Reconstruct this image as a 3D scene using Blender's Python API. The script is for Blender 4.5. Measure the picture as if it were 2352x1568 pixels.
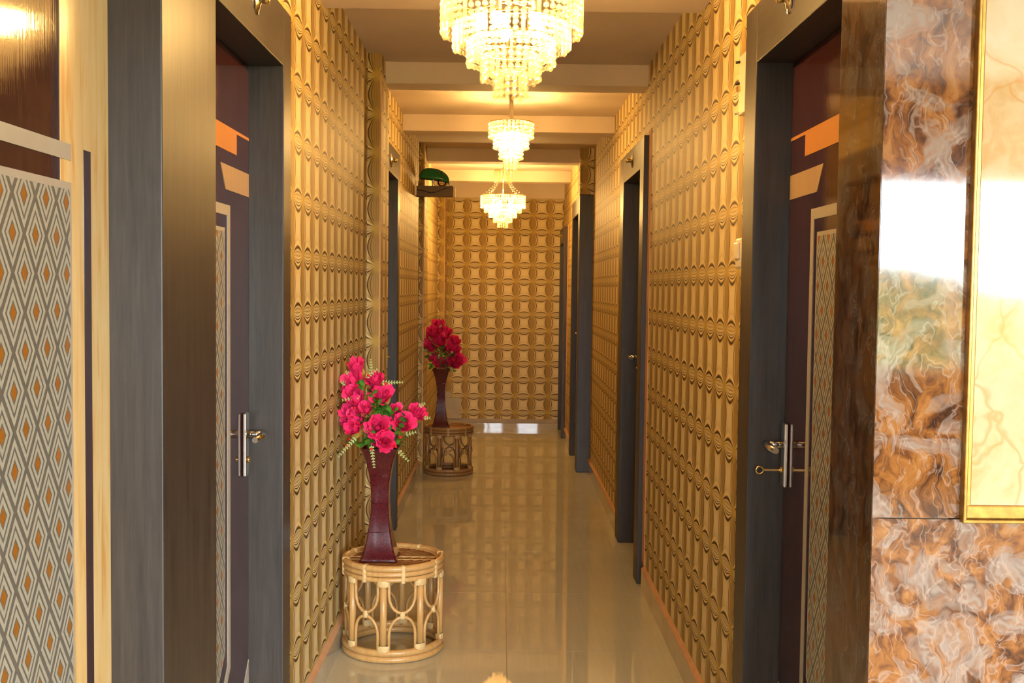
import bpy, bmesh, math, random
from math import pi, sin, cos, radians
from mathutils import Vector, Matrix

scene = bpy.context.scene
for o in list(bpy.data.objects):
    bpy.data.objects.remove(o, do_unlink=True)
COL = scene.collection
random.seed(7)

# ------------------------------------------------------------------ camera, sky, exposure
cam_d = bpy.data.cameras.new('camera')
cam_d.sensor_width = 36.0
cam_d.lens = 36.0 * 2509.85 / 2352.0
cam_d.clip_start = 0.05
cam = bpy.data.objects.new('camera', cam_d)
COL.objects.link(cam)
cam.matrix_world = Matrix(((0.99989, -0.01147, -0.00892, 0.0),
                           (-0.00835, 0.04883, -0.99877, 0.0),
                           (0.01189, 0.99874, 0.04873, 1.40),
                           (0, 0, 0, 1)))
scene.camera = cam

SKY = 42.0            # overcast sky seen through the lobby window behind the camera
BULB = 800.0          # chandelier bulbs
world = bpy.data.worlds.new('sky')
scene.world = world
world.use_nodes = True
wb = world.node_tree.nodes['Background']
wb.inputs['Color'].default_value = (0.84, 0.93, 1.0, 1)
wb.inputs['Strength'].default_value = SKY

vs = scene.view_settings
vs.view_transform = 'Standard'
vs.look = 'None'
vs.exposure = 0.48
vs.gamma = 1.0
vs.use_curve_mapping = False
scene.cycles.transparent_max_bounces = 12
scene.cycles.max_bounces = 6
scene.cycles.diffuse_bounces = 3
scene.cycles.adaptive_threshold = 0.05
scene.cycles.sample_clamp_indirect = 6.0

# ------------------------------------------------------------------ key dimensions (metres)
XL, XR = -0.627, 0.678          # papered faces of the side walls
XLF, XRF = -0.600, 0.652        # faces of the door frames
XLD, XRD = -0.695, 0.747        # faces of the door leaves
CEIL, BEAM = 2.462, 2.36
BACK = 10.88
WIN_Y = -4.2

# ------------------------------------------------------------------ node helpers
class Ex:
    def __init__(s, nt, out): s.nt, s.o = nt, out
    def _m(s, op, b=None, c=None):
        n = s.nt.nodes.new('ShaderNodeMath'); n.operation = op
        for i, v in enumerate((s, b, c)):
            if v is None: continue
            if isinstance(v, Ex): s.nt.links.new(v.o, n.inputs[i])
            else: n.inputs[i].default_value = v
        return Ex(s.nt, n.outputs[0])
    def __add__(s, b): return s._m('ADD', b)
    def __sub__(s, b): return s._m('SUBTRACT', b)
    def __mul__(s, b): return s._m('MULTIPLY', b)
    def __truediv__(s, b): return s._m('DIVIDE', b)
    def abs(s): return s._m('ABSOLUTE')
    def fract(s): return s._m('FRACT')
    def sin(s): return s._m('SINE')
    def lt(s, b): return s._m('LESS_THAN', b)
    def gt(s, b): return s._m('GREATER_THAN', b)
    def sqrt(s): return s._m('SQRT')
    def clamp(s):
        e = s._m('ADD', 0.0); e.o.node.use_clamp = True; return e

def new_mat(name, rough=0.5, spec=0.5, color=(0.8, 0.8, 0.8), metal=0.0):
    m = bpy.data.materials.new(name); m.use_nodes = True
    nt = m.node_tree
    b = nt.nodes['Principled BSDF']
    b.inputs['Roughness'].default_value = rough
    b.inputs['Specular IOR Level'].default_value = spec
    b.inputs['Base Color'].default_value = (*color, 1)
    b.inputs['Metallic'].default_value = metal
    return m, nt, b

def uv(nt):
    n = nt.nodes.new('ShaderNodeUVMap'); n.uv_map = 'UVMap'
    s = nt.nodes.new('ShaderNodeSeparateXYZ')
    nt.links.new(n.outputs[0], s.inputs[0])
    return Ex(nt, s.outputs[0]), Ex(nt, s.outputs[1]), n.outputs[0]

def ramp(nt, fac, stops, interp='LINEAR'):
    n = nt.nodes.new('ShaderNodeValToRGB')
    n.color_ramp.interpolation = interp
    els = n.color_ramp.elements
    while len(els) < len(stops): els.new(0.5)
    for e, (p, c) in zip(els, stops):
        e.position = p
    for e, (p, c) in zip(els, stops):
        e.position = p; e.color = (*c, 1)
    nt.links.new(fac.o if isinstance(fac, Ex) else fac, n.inputs[0])
    return n.outputs[0]

def mix(nt, fac, a, b):
    n = nt.nodes.new('ShaderNodeMix'); n.data_type = 'RGBA'
    if isinstance(fac, Ex): nt.links.new(fac.o, n.inputs[0])
    elif isinstance(fac, (int, float)): n.inputs[0].default_value = fac
    else: nt.links.new(fac, n.inputs[0])
    for v, i in ((a, 6), (b, 7)):
        if isinstance(v, tuple): n.inputs[i].default_value = (*v, 1)
        else: nt.links.new(v, n.inputs[i])
    return n.outputs[2]

def noise(nt, vec, scale, detail=4, rough=0.55, dist=0.0, dims='3D'):
    n = nt.nodes.new('ShaderNodeTexNoise'); n.noise_dimensions = dims
    n.inputs['Scale'].default_value = scale
    n.inputs['Detail'].default_value = detail
    n.inputs['Roughness'].default_value = rough
    n.inputs['Distortion'].default_value = dist
    if vec is not None: nt.links.new(vec, n.inputs['Vector'])
    return n

def mapping(nt, vec, scale=(1, 1, 1), loc=(0, 0, 0), rot=(0, 0, 0)):
    n = nt.nodes.new('ShaderNodeMapping')
    n.inputs['Scale'].default_value = scale
    n.inputs['Location'].default_value = loc
    n.inputs['Rotation'].default_value = rot
    nt.links.new(vec, n.inputs[0])
    return n.outputs[0]

def geo_pos(nt):
    return nt.nodes.new('ShaderNodeNewGeometry').outputs['Position']

def bump(nt, b, h, strength=0.1, dist=0.01):
    n = nt.nodes.new('ShaderNodeBump')
    n.inputs['Strength'].default_value = strength
    n.inputs['Distance'].default_value = dist
    nt.links.new(h.o if isinstance(h, Ex) else h, n.inputs['Height'])
    nt.links.new(n.outputs[0], b.inputs['Normal'])

# ------------------------------------------------------------------ materials
def mat_wallpaper(name, pu, pv, ou, ov):
    m, nt, b = new_mat(name, 0.55, 0.2)
    U, V, _ = uv(nt)
    u = (U - ou) / pu + 100.0
    v = (V - ov) / pv + 100.0
    fu, fv = u.fract(), v.fract()
    cu, cv = (fu - 0.5), (fv - 0.5)
    su, sv = (u + 0.5).fract() - 0.5, (v + 0.5).fract() - 0.5      # signed distance to the star lines
    kH = sv / ((fu * pi).sin() * 0.225 + 0.004)
    kV = su / ((fv * pi).sin() * 0.240 + 0.004)
    light, pale = (0.70, 0.555, 0.285), (0.57, 0.43, 0.19)
    mid, brown, dark = (0.36, 0.225, 0.062), (0.26, 0.145, 0.040), (0.060, 0.028, 0.008)
    K = 1.5
    def kr(stops): return [((k + K) / (2 * K), c) for k, c in stops]
    # lens between horizontal neighbours: pale with dark curved stripes, boldest below
    cH = ramp(nt, (kH + K) / (2 * K), kr([(-1.5, light), (-1.22, pale), (-1.12, dark), (-0.96, dark), (-0.86, mid), (-0.80, light),
              (-0.70, light), (-0.635, dark), (-0.585, dark), (-0.53, light), (-0.44, pale), (-0.38, dark), (-0.32, light), (-0.14, pale), (-0.09, brown),
              (-0.04, pale), (0.18, pale), (0.24, brown), (0.30, pale), (0.44, pale), (0.50, dark), (0.64, dark), (0.72, mid),
              (0.80, light), (1.10, light), (1.22, pale), (1.4, pale)]))
    # lens between vertical neighbours: brown with fine stripes
    cV = ramp(nt, (kV + K) / (2 * K), kr([(-1.5, pale), (-1.10, mid), (-1.03, dark), (-0.95, dark), (-0.87, mid), (-0.72, mid), (-0.64, dark),
              (-0.58, mid), (-0.38, mid), (-0.33, brown), (-0.28, mid), (-0.10, mid), (-0.05, brown), (0.0, mid), (0.22, mid), (0.27, brown),
              (0.32, mid), (0.50, mid), (0.56, brown), (0.62, mid), (0.74, light), (0.82, light), (0.90, dark), (1.0, dark), (1.08, mid), (1.5, pale)]))
    rc = (cu * cu + cv * cv).sqrt()
    cS = ramp(nt, rc, [(0.0, light), (0.14, light), (0.32, pale), (0.46, mid), (0.56, brown)])
    inH = ((kH.abs() * -7.0) + 8.6).clamp(); inV = ((kV.abs() * -16.0) + 17.4).clamp()
    c = mix(nt, inH, cS, cH)
    c = mix(nt, inV, c, cV)
    rs = (su * su + sv * sv).sqrt()
    glow = ((rs * -4.3) + 1.12).clamp()
    glow = glow * glow * (glow * -2.0 + 3.0)
    c = mix(nt, glow, c, (0.46, 0.30, 0.058))
    nt.links.new(c, b.inputs['Base Color'])
    return m

def mat_wood(name, axis, light, dark, rough=0.33, spec=0.45, fine=1.0):
    m, nt, b = new_mat(name, rough, spec)
    sc = {'z': (28, 28, 1.6), 'y': (28, 2.2, 28), 'x': (1.6, 28, 28)}[axis]
    p = geo_pos(nt)
    n1 = noise(nt, mapping(nt, p, sc), 1.6 * fine, 5, 0.6, 0.6)
    sc2 = tuple(s * 4 for s in sc)
    n2 = noise(nt, mapping(nt, p, sc2), 1.8 * fine, 3, 0.6)
    f = Ex(nt, n1.outputs[0]) * 0.65 + Ex(nt, n2.outputs[0]) * 0.35
    c = ramp(nt, f, [(0.3, dark), (0.7, light)])
    nt.links.new(c, b.inputs['Base Color'])
    bump(nt, b, f, 0.12, 0.002)
    return m

def mat_plain(name, col, rough=0.5, spec=0.5, var=0.0, vs_=8.0, metal=0.0, coat=0.0, coat_rough=0.05):
    m, nt, b = new_mat(name, rough, spec, col, metal)
    if coat:
        b.inputs['Coat Weight'].default_value = coat
        b.inputs['Coat Roughness'].default_value = coat_rough
    n = noise(nt, geo_pos(nt), vs_, 4)
    lo = tuple(max(0, x * (1 - var)) for x in col); hi = tuple(min(1, x * (1 + var)) for x in col)
    nt.links.new(ramp(nt, n.outputs[0], [(0.3, lo), (0.7, hi)]), b.inputs['Base Color'])
    return m

def mat_diamond():
    m, nt, b = new_mat('diamond_print', 0.30, 0.4)
    U, V, _ = uv(nt)
    def cell(ou, ov):
        a = ((U - ou) / 0.0765 + 100.5).fract() - 0.5
        c = ((V - ov) / 0.1135 + 100.5).fract() - 0.5
        return a.abs() * 2.0 + c.abs() * 2.0
    d1, d2 = cell(2.584, 1.073), cell(2.584 + 0.03825, 1.073 + 0.05675)
    d = d1._m('MINIMUM', d2)
    white, grey, org = (0.385, 0.37, 0.295), (0.135, 0.125, 0.103), (0.32, 0.118, 0.012)
    c = ramp(nt, d, [(0.0, org), (0.25, grey), (0.33, white), (0.53, grey), (0.66, white), (0.86, grey)], 'CONSTANT')
    nt.links.new(c, b.inputs['Base Color'])
    return m

def mat_brown_marble(name, seed, stretch, tone=1.0):
    m, nt, b = new_mat(name, 0.06, 0.5)
    p = mapping(nt, geo_pos(nt), (1, 1, 1), (seed, seed * 0.7, seed * 1.3))
    w = noise(nt, p, 9.0, 3, 0.55)
    add = nt.nodes.new('ShaderNodeVectorMath'); add.operation = 'MULTIPLY_ADD'
    nt.links.new(w.outputs['Color'], add.inputs[0]); add.inputs[1].default_value = (0.11, 0.11, 0.11)
    nt.links.new(p, add.inputs[2])
    q = mapping(nt, add.outputs[0], (1, 1, stretch))
    base = noise(nt, q, 26.0, 6, 0.65, 0.6)
    c = ramp(nt, base.outputs[0], [(0.34, (0.030, 0.011, 0.005)), (0.45, (0.12, 0.042, 0.011)), (0.56, (0.24, 0.092, 0.020)),
                                    (0.68, (0.31, 0.145, 0.045))])
    # pale shell blades: long random cells in two slants, each with fine growth lines
    fine = noise(nt, add.outputs[0], 22.0, 2, 0.5)
    cc = c
    for ang, off, cut in ((0.55, 0.0, 0.58), (-0.75, 4.0, 0.66), (1.5, 9.0, 0.80)):
        rv_ = mapping(nt, add.outputs[0], (1, 1, 1), (off, off, off), (0, ang, 0))
        bl = mapping(nt, rv_, (23, 23, 23 * stretch * 0.62))
        vor = nt.nodes.new('ShaderNodeTexVoronoi'); vor.feature = 'F1'
        vor.inputs['Scale'].default_value = 1.0
        nt.links.new(bl, vor.inputs['Vector'])
        sp = nt.nodes.new('ShaderNodeSeparateXYZ'); nt.links.new(vor.outputs['Color'], sp.inputs[0])
        sx = nt.nodes.new('ShaderNodeSeparateXYZ'); nt.links.new(rv_, sx.inputs[0])
        r1, r2 = Ex(nt, sp.outputs[0]), Ex(nt, sp.outputs[1])
        d = Ex(nt, vor.outputs['Distance'])
        lines = ((Ex(nt, sx.outputs[0]) + Ex(nt, sx.outputs[1])) * 380.0 + Ex(nt, fine.outputs[0]) * 16.0 + r2 * 30.0).sin() * 0.24 + 0.72
        body = (((d * -1.0) + 0.40 + r2 * 0.15) * 6.0).clamp()
        rim = ((((d - 0.40 - r2 * 0.15).abs()) * -12.0) + 1.0).clamp() * 0.5
        sh_ = (body * lines + rim).clamp() * r1.gt(cut)
        cc = mix(nt, sh_, cc, (0.25, 0.185, 0.142))
    st = noise(nt, mapping(nt, add.outputs[0], (1, 1, 0.35), (0, 0, 0), (0.5, 0.35, 0.4)), 24.0, 2, 0.5, 1.2)
    line = ((Ex(nt, st.outputs[0]) - 0.5).abs() * -30.0 + 1.0).clamp()
    c3 = mix(nt, line * 0.35, cc, (0.42, 0.33, 0.26))
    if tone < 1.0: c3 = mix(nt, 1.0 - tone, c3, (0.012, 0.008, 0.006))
    nt.links.new(c3, b.inputs['Base Color'])
    return m

def mat_onyx():
    m, nt, b = new_mat('cream_onyx', 0.05, 0.5)
    p = geo_pos(nt)
    w = noise(nt, p, 5.0, 3)
    add = nt.nodes.new('ShaderNodeVectorMath'); add.operation = 'MULTIPLY_ADD'
    nt.links.new(w.outputs['Color'], add.inputs[0]); add.inputs[1].default_value = (0.35, 0.35, 0.35)
    nt.links.new(p, add.inputs[2])
    base = noise(nt, add.outputs[0], 6.0, 6, 0.6)
    c = ramp(nt, base.outputs[0], [(0.3, (0.50, 0.28, 0.09)), (0.45, (0.54, 0.40, 0.21)), (0.7, (0.56, 0.47, 0.31))])
    vor = nt.nodes.new('ShaderNodeTexVoronoi'); vor.feature = 'DISTANCE_TO_EDGE'
    vor.inputs['Scale'].default_value = 6.0
    nt.links.new(add.outputs[0], vor.inputs['Vector'])
    edge = ramp(nt, vor.outputs['Distance'], [(0.0, (0.55, 0.55, 0.55)), (0.035, (0, 0, 0))])
    nt.links.new(mix(nt, edge, c, (0.52, 0.22, 0.05)), b.inputs['Base Color'])
    return m

def mat_floor():
    m, nt, b = new_mat('glossy_beige_tile', 0.012, 0.8)
    p = geo_pos(nt)
    n1 = noise(nt, mapping(nt, p, (60, 3, 1)), 1.0, 4)
    n2 = noise(nt, p, 3.0, 5)
    f = Ex(nt, n1.outputs[0]) * 0.5 + Ex(nt, n2.outputs[0]) * 0.5
    nt.links.new(ramp(nt, f, [(0.35, (0.54, 0.51, 0.36)), (0.65, (0.60, 0.57, 0.42))]), b.inputs['Base Color'])
    return m

def mat_crystal():
    m = bpy.data.materials.new('crystal'); m.use_nodes = True
    nt = m.node_tree; nt.nodes.clear()
    out = nt.nodes.new('ShaderNodeOutputMaterial')
    tr = nt.nodes.new('ShaderNodeBsdfTransparent'); tr.inputs[0].default_value = (1.0, 0.95, 0.84, 1)
    tl = nt.nodes.new('ShaderNodeBsdfTranslucent'); tl.inputs[0].default_value = (1.0, 0.93, 0.78, 1)
    gl = nt.nodes.new('ShaderNodeBsdfGlossy'); gl.inputs[0].default_value = (1, 0.97, 0.9, 1); gl.inputs['Roughness'].default_value = 0.12
    m1 = nt.nodes.new('ShaderNodeMixShader'); m1.inputs[0].default_value = 0.085
    nt.links.new(tr.outputs[0], m1.inputs[1]); nt.links.new(tl.outputs[0], m1.inputs[2])
    fr = nt.nodes.new('ShaderNodeLayerWeight'); fr.inputs[0].default_value = 0.35
    e = Ex(nt, fr.outputs['Facing']) * 0.40 + 0.07
    m2 = nt.nodes.new('ShaderNodeMixShader')
    nt.links.new(e.o, m2.inputs[0]); nt.links.new(m1.outputs[0], m2.inputs[1]); nt.links.new(gl.outputs[0], m2.inputs[2])
    nt.links.new(m2.outputs[0], out.inputs[0])
    return m

def mat_emit(name, col, strength):
    m = bpy.data.materials.new(name); m.use_nodes = True
    nt = m.node_tree; nt.nodes.clear()
    out = nt.nodes.new('ShaderNodeOutputMaterial')
    e = nt.nodes.new('ShaderNodeEmission'); e.inputs[0].default_value = (*col, 1); e.inputs[1].default_value = strength
    nt.links.new(e.outputs[0], out.inputs[0])
    return m

def mat_glass(name, tint=(1, 1, 1)):
    m = bpy.data.materials.new(name); m.use_nodes = True
    nt = m.node_tree; nt.nodes.clear()
    out = nt.nodes.new('ShaderNodeOutputMaterial')
    tr = nt.nodes.new('ShaderNodeBsdfTransparent'); tr.inputs[0].default_value = (*tint, 1)
    gl = nt.nodes.new('ShaderNodeBsdfGlossy'); gl.inputs['Roughness'].default_value = 0.03
    fr = nt.nodes.new('ShaderNodeFresnel'); fr.inputs[0].default_value = 1.45
    mx = nt.nodes.new('ShaderNodeMixShader')
    nt.links.new(fr.outputs[0], mx.inputs[0]); nt.links.new(tr.outputs[0], mx.inputs[1]); nt.links.new(gl.outputs[0], mx.inputs[2])
    nt.links.new(mx.outputs[0], out.inputs[0])
    return m

def mat_vase():
    m, nt, b = new_mat('maroon_lacquer', 0.14, 0.5)
    p = geo_pos(nt)
    n = noise(nt, p, 260, 2, 0.5)
    c = ramp(nt, n.outputs[0], [(0.35, (0.045, 0.003, 0.005)), (0.55, (0.075, 0.004, 0.007)), (0.72, (0.14, 0.006, 0.011))])
    nt.links.new(c, b.inputs['Base Color'])
    b.inputs['Coat Weight'].default_value = 0.5; b.inputs['Coat Roughness'].default_value = 0.05
    return m

def mat_petal(name, c0, c1):
    m, nt, b = new_mat(name, 0.55, 0.25)
    n = noise(nt, geo_pos(nt), 60, 3)
    nt.links.new(ramp(nt, n.outputs[0], [(0.3, c0), (0.7, c1)]), b.inputs['Base Color'])
    return m

M = {}
M['paper_l'] = mat_wallpaper('gold_starburst_wallpaper_left', 0.1675, 0.1735, 3.437, 2.188)
M['paper_r'] = mat_wallpaper('gold_starburst_wallpaper_right', 0.1640, 0.1755, 3.313, 2.162)
M['paper_b'] = mat_wallpaper('gold_starburst_wallpaper_end', 0.1645, 0.1635, -0.361, 0.488)
M['paper_p'] = mat_wallpaper('gold_starburst_wallpaper_pilaster', 0.1675, 0.1735, -0.583, 2.188)
M['paper_q'] = mat_wallpaper('gold_starburst_wallpaper_pier', 0.1675, 0.1735, 0.612, 2.175)
M['veneer'] = mat_wood('dark_veneer', 'z', (0.058, 0.045, 0.035), (0.023, 0.017, 0.013), 0.42, 0.45)
M['veneer_h'] = mat_wood('dark_veneer_across', 'y', (0.058, 0.045, 0.035), (0.023, 0.017, 0.013), 0.42, 0.45)
M['leaf'] = mat_wood('maroon_laminate', 'z', (0.060, 0.017, 0.016), (0.024, 0.007, 0.008), 0.07, 0.5)
def mat_pine():
    m, nt, b = new_mat('pale_pine_laminate', 0.22, 0.4)
    p = mapping(nt, geo_pos(nt), (1, 26, 2.6), (0, 0, 0), (0.10, 0, 0))
    n = noise(nt, p, 1.5, 3, 0.5, 0.4)
    c = ramp(nt, n.outputs[0], [(0.30, (0.66, 0.34, 0.085)), (0.42, (0.74, 0.49, 0.18)), (0.62, (0.78, 0.56, 0.25)), (0.70, (0.70, 0.40, 0.12)), (0.76, (0.78, 0.56, 0.25))])
    nt.links.new(c, b.inputs['Base Color'])
    return m
M['pine'] = mat_pine()
M['cream'] = mat_plain('cream_laminate', (0.42, 0.37, 0.285), 0.28, 0.4, 0.06)
M['beige'] = mat_wood('beige_laminate', 'z', (0.46, 0.32, 0.17), (0.36, 0.23, 0.115), 0.28, 0.4)
M['orange'] = mat_plain('orange_laminate', (0.50, 0.21, 0.05), 0.28, 0.4, 0.06)
M['diamond'] = mat_diamond()
M['ceiling'] = mat_plain('cream_ceiling_paint', (0.62, 0.50, 0.385), 0.75, 0.2, 0.05, 3)
M['plaster'] = mat_plain('peach_plaster', (0.58, 0.33, 0.17), 0.8, 0.2, 0.08, 20)
M['lobby'] = mat_plain('cream_lobby_paint', (0.55, 0.44, 0.33), 0.7, 0.2, 0.05, 3)
M['tile'] = mat_floor()
M['lobby_tile'] = mat_plain('satin_beige_tile', (0.27, 0.22, 0.15), 0.65, 0.2, 0.08, 5)
M['grout'] = mat_plain('tile_grout', (0.40, 0.32, 0.22), 0.6, 0.2, 0.1)
M['skirt'] = mat_plain('skirting_tile', (0.46, 0.39, 0.28), 0.03, 0.5, 0.08, 6)
M['chrome'] = mat_plain('chrome', (0.62, 0.60, 0.57), 0.16, 0.5, 0.03, 40, 1.0)
M['brass'] = mat_plain('brass', (0.72, 0.47, 0.16), 0.25, 0.5, 0.05, 40, 1.0)
M['gold'] = mat_plain('gilt_frame', (0.40, 0.23, 0.05), 0.3, 0.5, 0.25, 60, 0.75)
M['black'] = mat_plain('black_rubber', (0.012, 0.010, 0.010), 0.5, 0.4, 0.1)
M['white'] = mat_plain('cream_plastic', (0.66, 0.56, 0.40), 0.35, 0.4, 0.03)
M['marble'] = mat_brown_marble('brown_shell_marble', 3.1, 0.5)
M['marble2'] = mat_brown_marble('brown_shell_marble_base', 11.7, 0.75)
M['marble3'] = mat_brown_marble('brown_shell_marble_side_shaded', 6.3, 0.40, 0.42)  # same marble, with the dimness of the corridor side put into its colour
M['onyx'] = mat_onyx()
M['crystal'] = mat_crystal()
M['bulb'] = mat_emit('warm_bulb', (1.0, 0.63, 0.225), BULB)
M['bulb_far'] = mat_emit('warm_bulb_far', (1.0, 0.63, 0.225), BULB * 1.35)
M['lampwhite'] = mat_plain('ivory_tube', (0.78, 0.68, 0.48), 0.4, 0.4, 0.02)
M['glass'] = mat_glass('clear_glass', (0.96, 0.96, 0.94))
M['pane'] = mat_glass('window_glass', (1, 1, 1))
M['green'] = mat_plain('green_enamel', (0.012, 0.115, 0.028), 0.22, 0.5, 0.12, 14)
M['slot'] = mat_plain('dark_slot', (0.006, 0.02, 0.008), 0.7, 0.2, 0.0)
M['shelfwood'] = mat_wood('brown_shelf_wood', 'x', (0.13, 0.075, 0.045), (0.07, 0.038, 0.022), 0.5, 0.3)
M['shelfend'] = mat_plain('raw_wood_edge', (0.62, 0.42, 0.20), 0.7, 0.2, 0.1, 60)
M['rattan'] = mat_wood('honey_rattan', 'z', (0.64, 0.38, 0.14), (0.46, 0.24, 0.07), 0.32, 0.45)
M['rattan_dark'] = mat_wood('brown_rattan', 'z', (0.33, 0.165, 0.05), (0.22, 0.10, 0.03), 0.35, 0.45)
M['slat'] = mat_wood('dark_rattan_slat', 'x', (0.30, 0.12, 0.035), (0.17, 0.06, 0.02), 0.4, 0.4)
M['wrap'] = mat_plain('pale_cane_binding', (0.66, 0.46, 0.20), 0.5, 0.4, 0.12, 120)
M['wrap_dark'] = mat_plain('brown_cane_binding', (0.40, 0.22, 0.075), 0.5, 0.4, 0.12, 120)
M['vase'] = mat_vase()
M['petal'] = mat_petal('cerise_petals', (0.90, 0.022, 0.14), (0.98, 0.055, 0.23))
M['petal2'] = mat_petal('crimson_petals', (0.74, 0.015, 0.075), (0.88, 0.032, 0.13))
M['sepal'] = mat_petal('yellow_sepals', (0.46, 0.30, 0.04), (0.55, 0.38, 0.08))
M['foliage'] = mat_petal('green_leaves', (0.035, 0.14, 0.012), (0.10, 0.30, 0.03))
M['sprig'] = mat_petal('pale_sprig', (0.34, 0.42, 0.13), (0.50, 0.55, 0.25))
M['berry'] = mat_plain('red_berry', (0.65, 0.012, 0.012), 0.15, 0.5, 0.05)
M['hill'] = mat_plain('wooded_hill', (0.085, 0.105, 0.035), 0.9, 0.1, 0.5, 0.8)
M['railing'] = mat_plain('pink_parapet', (0.60, 0.36, 0.28), 0.7, 0.2, 0.05, 3)

# ------------------------------------------------------------------ mesh helpers
def tag(o, label=None, cat=None, group=None, kind=None):
    if label: o['label'] = label
    if cat: o['category'] = cat
    if group: o['group'] = group
    if kind: o['kind'] = kind
    return o

def empty(name, loc=(0, 0, 0)):
    o = bpy.data.objects.new(name, None)
    o.location = loc
    o.empty_display_size = 0.05
    COL.objects.link(o)
    return o

def root_loc(parent):
    p = Vector((0, 0, 0))
    while parent is not None:
        p += Vector(parent.location); parent = parent.parent
    return p

def link(name, mesh, mat=None, parent=None, loc=(0, 0, 0), rot=(0, 0, 0), scale=(1, 1, 1)):
    o = bpy.data.objects.new(name, mesh)
    if mat is not None and not mesh.materials:
        mesh.materials.append(mat)
    COL.objects.link(o)
    o.location = loc; o.rotation_euler = rot; o.scale = scale
    if parent is not None: o.parent = parent
    return o

class MB:
    """collects shapes in world coordinates; build() links them as one mesh object"""
    def __init__(s): s.v, s.f, s.uv, s.smooth = [], [], [], []
    def face(s, idx, uvs=None, smooth=False):
        s.f.append(tuple(idx)); s.smooth.append(smooth)
        if uvs is None:
            pts = [s.v[i] for i in idx]
            n = (Vector(pts[1]) - Vector(pts[0])).cross(Vector(pts[2]) - Vector(pts[0]))
            a = max(range(3), key=lambda k: abs(n[k]))
            ax = {0: (1, 2), 1: (0, 2), 2: (0, 1)}[a]
            uvs = [(p[ax[0]], p[ax[1]]) for p in pts]
        s.uv.append(uvs)
    def box(s, x0, x1, y0, y1, z0, z1):
        b = len(s.v)
        s.v += [(x0, y0, z0), (x1, y0, z0), (x1, y1, z0), (x0, y1, z0), (x0, y0, z1), (x1, y0, z1), (x1, y1, z1), (x0, y1, z1)]
        for q in ((0, 3, 2, 1), (4, 5, 6, 7), (0, 1, 5, 4), (1, 2, 6, 5), (2, 3, 7, 6), (3, 0, 4, 7)):
            s.face([b + i for i in q])
        return s
    def prism(s, poly, axis, a0, a1):
        """polygon in the two other axes, extruded along axis from a0 to a1"""
        b = len(s.v); n = len(poly)
        def P(p, a):
            return {'x': (a, p[0], p[1]), 'y': (p[0], a, p[1]), 'z': (p[0], p[1], a)}[axis]
        s.v += [P(p, a0) for p in poly] + [P(p, a1) for p in poly]
        s.face([b + i for i in range(n)]); s.face([b + n + i for i in reversed(range(n))])
        for i in range(n):
            j = (i + 1) % n
            s.face([b + i, b + n + i, b + n + j, b + j])
        return s
    def tube(s, pts, r, seg=8, closed=False, caps=True):
        pts = [Vector(p) for p in pts]; n = len(pts); b = len(s.v)
        rr = r if isinstance(r, (list, tuple)) else [r] * n
        up = None
        for i, p in enumerate(pts):
            if closed: d = pts[(i + 1) % n] - pts[(i - 1) % n]
            else: d = pts[min(i + 1, n - 1)] - pts[max(i - 1, 0)]
            d.normalize()
            if up is None:
                up = Vector((0, 0, 1)) if abs(d.z) < 0.9 else Vector((1, 0, 0))
            a = d.cross(up)
            if a.length < 1e-5: a = d.cross(Vector((0, 1, 0)))
            a.normalize(); c = a.cross(d); c.normalize(); up = c
            for k in range(seg):
                t = 2 * pi * k / seg
                s.v.append(tuple(p + a * (cos(t) * rr[i]) + c * (sin(t) * rr[i])))
        m = n if closed else n - 1
        for i in range(m):
            for k in range(seg):
                k2 = (k + 1) % seg; i2 = (i + 1) % n
                q = [b + i * seg + k, b + i * seg + k2, b + i2 * seg + k2, b + i2 * seg + k]
                s.face(q, None, True)
        if caps and not closed:
            s.face([b + k for k in reversed(range(seg))]); s.face([b + (n - 1) * seg + k for k in range(seg)])
        return s
    def lathe(s, prof, c=(0, 0, 0), seg=24, smooth=True, a0=0.0, a1=2 * pi):
        b = len(s.v); full = abs(a1 - a0 - 2 * pi) < 1e-6
        cols = seg if full else seg + 1
        for (r, z) in prof:
            for k in range(cols):
                t = a0 + (a1 - a0) * k / seg
                s.v.append((c[0] + r * cos(t), c[1] + r * sin(t), c[2] + z))
        for i in range(len(prof) - 1):
            for k in range(seg):
                k2 = (k + 1) % cols
                s.face([b + i * cols + k, b + i * cols + k2, b + (i + 1) * cols + k2, b + (i + 1) * cols + k], None, smooth)
        return s
    def grid(s, fn, nu, nv, smooth=True):
        b = len(s.v)
        for i in range(nu + 1):
            for j in range(nv + 1):
                s.v.append(tuple(fn(i / nu, j / nv)))
        for i in range(nu):
            for j in range(nv):
                q = b + i * (nv + 1) + j
                s.face([q, q + nv + 1, q + nv + 2, q + 1], None, smooth)
        return s
    def mesh(s, name, off=(0, 0, 0)):
        me = bpy.data.meshes.new(name)
        me.from_pydata([(v[0] - off[0], v[1] - off[1], v[2] - off[2]) for v in s.v], [], s.f)
        lay = me.uv_layers.new(name='UVMap')
        k = 0
        for fu in s.uv:
            for q in fu:
                lay.data[k].uv = q; k += 1
        me.polygons.foreach_set('use_smooth', s.smooth)
        me.update()
        return me
    def build(s, name, mat, parent=None, bevel=0.0):
        off = root_loc(parent)
        me = s.mesh(name, off)
        me.materials.append(mat)
        o = link(name, me, None, parent)
        if bevel:
            md = o.modifiers.new('bevel', 'BEVEL'); md.width = bevel; md.segments = 2; md.limit_method = 'ANGLE'
        return o

def struct(o, label=None):
    o['kind'] = 'structure'
    if label: o['label'] = label
    return o

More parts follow.
